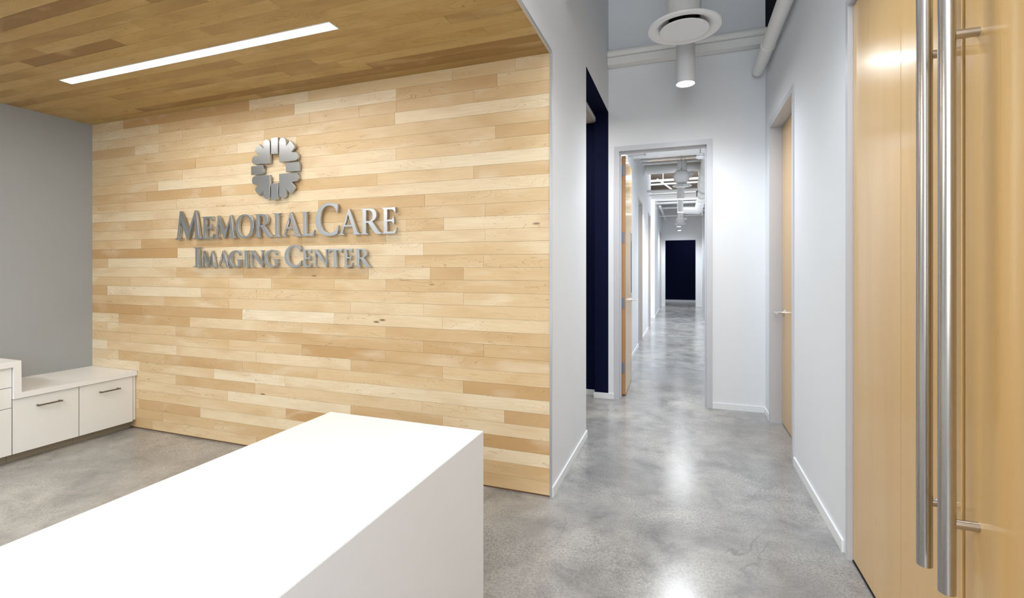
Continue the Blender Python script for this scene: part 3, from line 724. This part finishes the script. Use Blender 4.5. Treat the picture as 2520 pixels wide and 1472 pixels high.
for k, (x, y) in enumerate(((.56, 12.6), (.50, 14.9))):
    b = BM()
    for dx in (0, .09): box(b, x+dx, x+dx+.02, y, y+.02, 2.9 if k else 3.0, 4.1)
    for j in range(5): box(b, x+.02, x+.09, y, y+.012, 3.05+j*.2, 3.065+j*.2)
    tag(obj('hanger_strut', b, M['duct'], origin=(x, y, 3)), ('nearer' if not k else 'farther')+' white ladder-like hanger strut at the right of the far ceiling', 'strut')

def glass_pendant(x, y, z, r, top, label):
    root = empty('glass_pendant', (x, y, z), label, 'pendant light', 'glass pendants')
    b = BM(); h = r*1.55
    out = [(r*.66, 0), (r*.86, h*.18), (r*.98, h*.42), (r, h*.55), (r*.9, h*.78), (r*.62, h*.94), (r*.2, h)]
    lathe(b, out+[(p[0]-.006, p[1]) for p in out[::-1]], (x, y, z), 36, closed=True); obj('glass_shade', b, M['glass'], root, True)
    b = BM(); tube(b, (x, y, z+h*.45), (x, y, z+h*.9), r*.18, 16); obj('lamp_tube', b, M['lampbody'], root, True)
    b = BM(); tube(b, (x, y, z+h), (x, y, z+h+.04), .012, 10); tube(b, (x, y, z+h+.14), (x, y, z+h+.16), .01, 10); tube(b, (x, y, z+h), (x, y, top), .0045, 8); obj('hanging_rod', b, M['cable'], root)
glass_pendant(-.03, 8.08, 2.735, .128, 4.1, 'glass bowl pendant hanging nearest beyond the doorway')
diffuser(-.025, 9.05, 2.84, .165, .08, 3.28, 'round white air diffuser behind the nearer glass pendant')
glass_pendant(-.085, 14.85, 2.665, .14, 4.1, 'farther glass bowl pendant near the end of the corridor')
diffuser(-.09, 15.6, 2.73, .165, .085, 3.1, 'farthest round air diffuser, small, near the corridor end')
for (x, y, z, r, p, lb, lg) in ((-.05, 9.48, 2.665, .065, 100, 'far cylinder downlight hanging first behind the nearer glass pendant', .28),
                     (-.07, 11.73, 2.665, .065, 100, 'far cylinder downlight second behind the nearer glass pendant', .30),
                     (-.14, 16.0, 2.68, .065, 75, 'far cylinder downlight third, just past the farther glass pendant', .12),
                     (-.13, 17.35, 2.66, .065, 58, 'farthest cylinder downlight, lowest one, before the end wall', .12)):
    pendant(x, y, z, r, lg, lb, p, 4.1)
# ceiling speaker / detector on a rod
root = empty('smoke_detector', (.224, 7.27, 2.92), 'round white detector hanging on a rod, right of the nearer glass pendant', 'detector')
b = BM(); lathe(b, [(0, 0), (.035, 0), (.06, .012), (.063, .03), (.05, .045), (.05, .07), (0, .07)], (.224, 7.27, 2.92), 32); obj('detector_body', b, M['lampbody'], root, True)
b = BM(); tube(b, (.224, 7.27, 2.99), (.224, 7.27, 4.1), .006, 8); obj('hanging_rod', b, M['cable'], root)
root = empty('sprinkler_head', (.145, 10.0, 3.22), 'small white sprinkler under the second duct, right of the glass pendant', 'sprinkler')
b = BM(); box(b, .10, .19, 10.06, 10.14, 3.22, 3.281); tube(b, (.145, 10.1, 3.16), (.145, 10.1, 3.22), .012, 10); obj('sprinkler_body', b, M['lampbody'], root)
root = empty('hanging_sensor', (.05, 15.0, 2.80), 'small white cone sensor on a long rod before the end wall', 'sensor')
b = BM(); lathe(b, [(0, 0), (.05, 0), (.045, .012), (.015, .06), (0, .06)], (.05, 15, 2.80), 20); obj('sensor_cone', b, M['lampbody'], root, True)
b = BM(); tube(b, (.05, 15, 2.86), (.05, 15, 4.1), .006, 8); obj('hanging_rod', b, M['cable'], root)
b = BM(); box(b, .60, .634, 12.3, 12.5, 2.36, 2.50, .002); tag(obj('wall_sign', b, M['black'], origin=(.617, 12.4, 2.43)), 'small black box on the far right wall beside the door jamb', 'sign')

# ------------------------------------------------------------------ unseen fill lights added to brighten the rooms
def area(loc, sx, sy, e, col, rot=(0, 0, 0)):
    l = bpy.data.lights.new('fill_light', 'AREA'); l.shape = 'RECTANGLE'; l.size = sx; l.size_y = sy; l.energy = e; l.color = col
    o = bpy.data.objects.new('added_fill', l); COL.objects.link(o); o.location = loc; o.rotation_euler = rot
area((-.1, -1.0, 4.3), 1.2, 3.0, 12, (.96, .98, 1))
area((.0, -3.5, 2.6), 1.4, 3.2, 62, (.96, .98, 1), (R(90), 0, 0))  # upright fill added behind the camera, no window modelled
area((-3.4, -.6, 2.6), 2.5, .5, 60, (1, .96, .90))
area((-.05, 6.35, 2.99), .3, .3, 22, (.92, .96, 1))  # fill added behind the door header, has no fixture
area((0, 13.0, 3.98), .9, 3.0, 14, (.94, .96, 1))
area((-1.7, 12.8, 3.9), 1.2, 1.2, 10, (.94, .96, 1))
area((-2.4, 12.8, 1.8), 1.1, 2.6, 26, (.94, .96, 1), (R(90), 0, R(-90)))  # sideways fill added in the side passage to lift the ducts
area((-1.6, 4.3, 2.92), 1.0, .8, 16, (1, .96, .9))
area((.3, 19.3, 2.88), .8, .5, 9, (.85, .9, 1))

W = bpy.data.worlds.new('world'); S.world = W; W.use_nodes = True
W.node_tree.nodes['Background'].inputs[0].default_value = (.6, .62, .65, 1)
W.node_tree.nodes['Background'].inputs[1].default_value = .1

# ------------------------------------------------------------------ camera
cd = bpy.data.cameras.new('camera'); cam = bpy.data.objects.new('camera', cd); COL.objects.link(cam)
cam.location = (0, 0, H); cam.rotation_euler = (R(90), 0, R(19.77))
cd.sensor_width = 36; cd.sensor_fit = 'HORIZONTAL'; cd.lens = 1174/2520*36; cd.shift_y = -76/2520; cd.clip_start = .02
S.camera = cam
S.view_settings.view_transform = 'Standard'; S.view_settings.look = 'None'
S.view_settings.exposure = 0.85; S.view_settings.gamma = 1; S.view_settings.use_curve_mapping = False
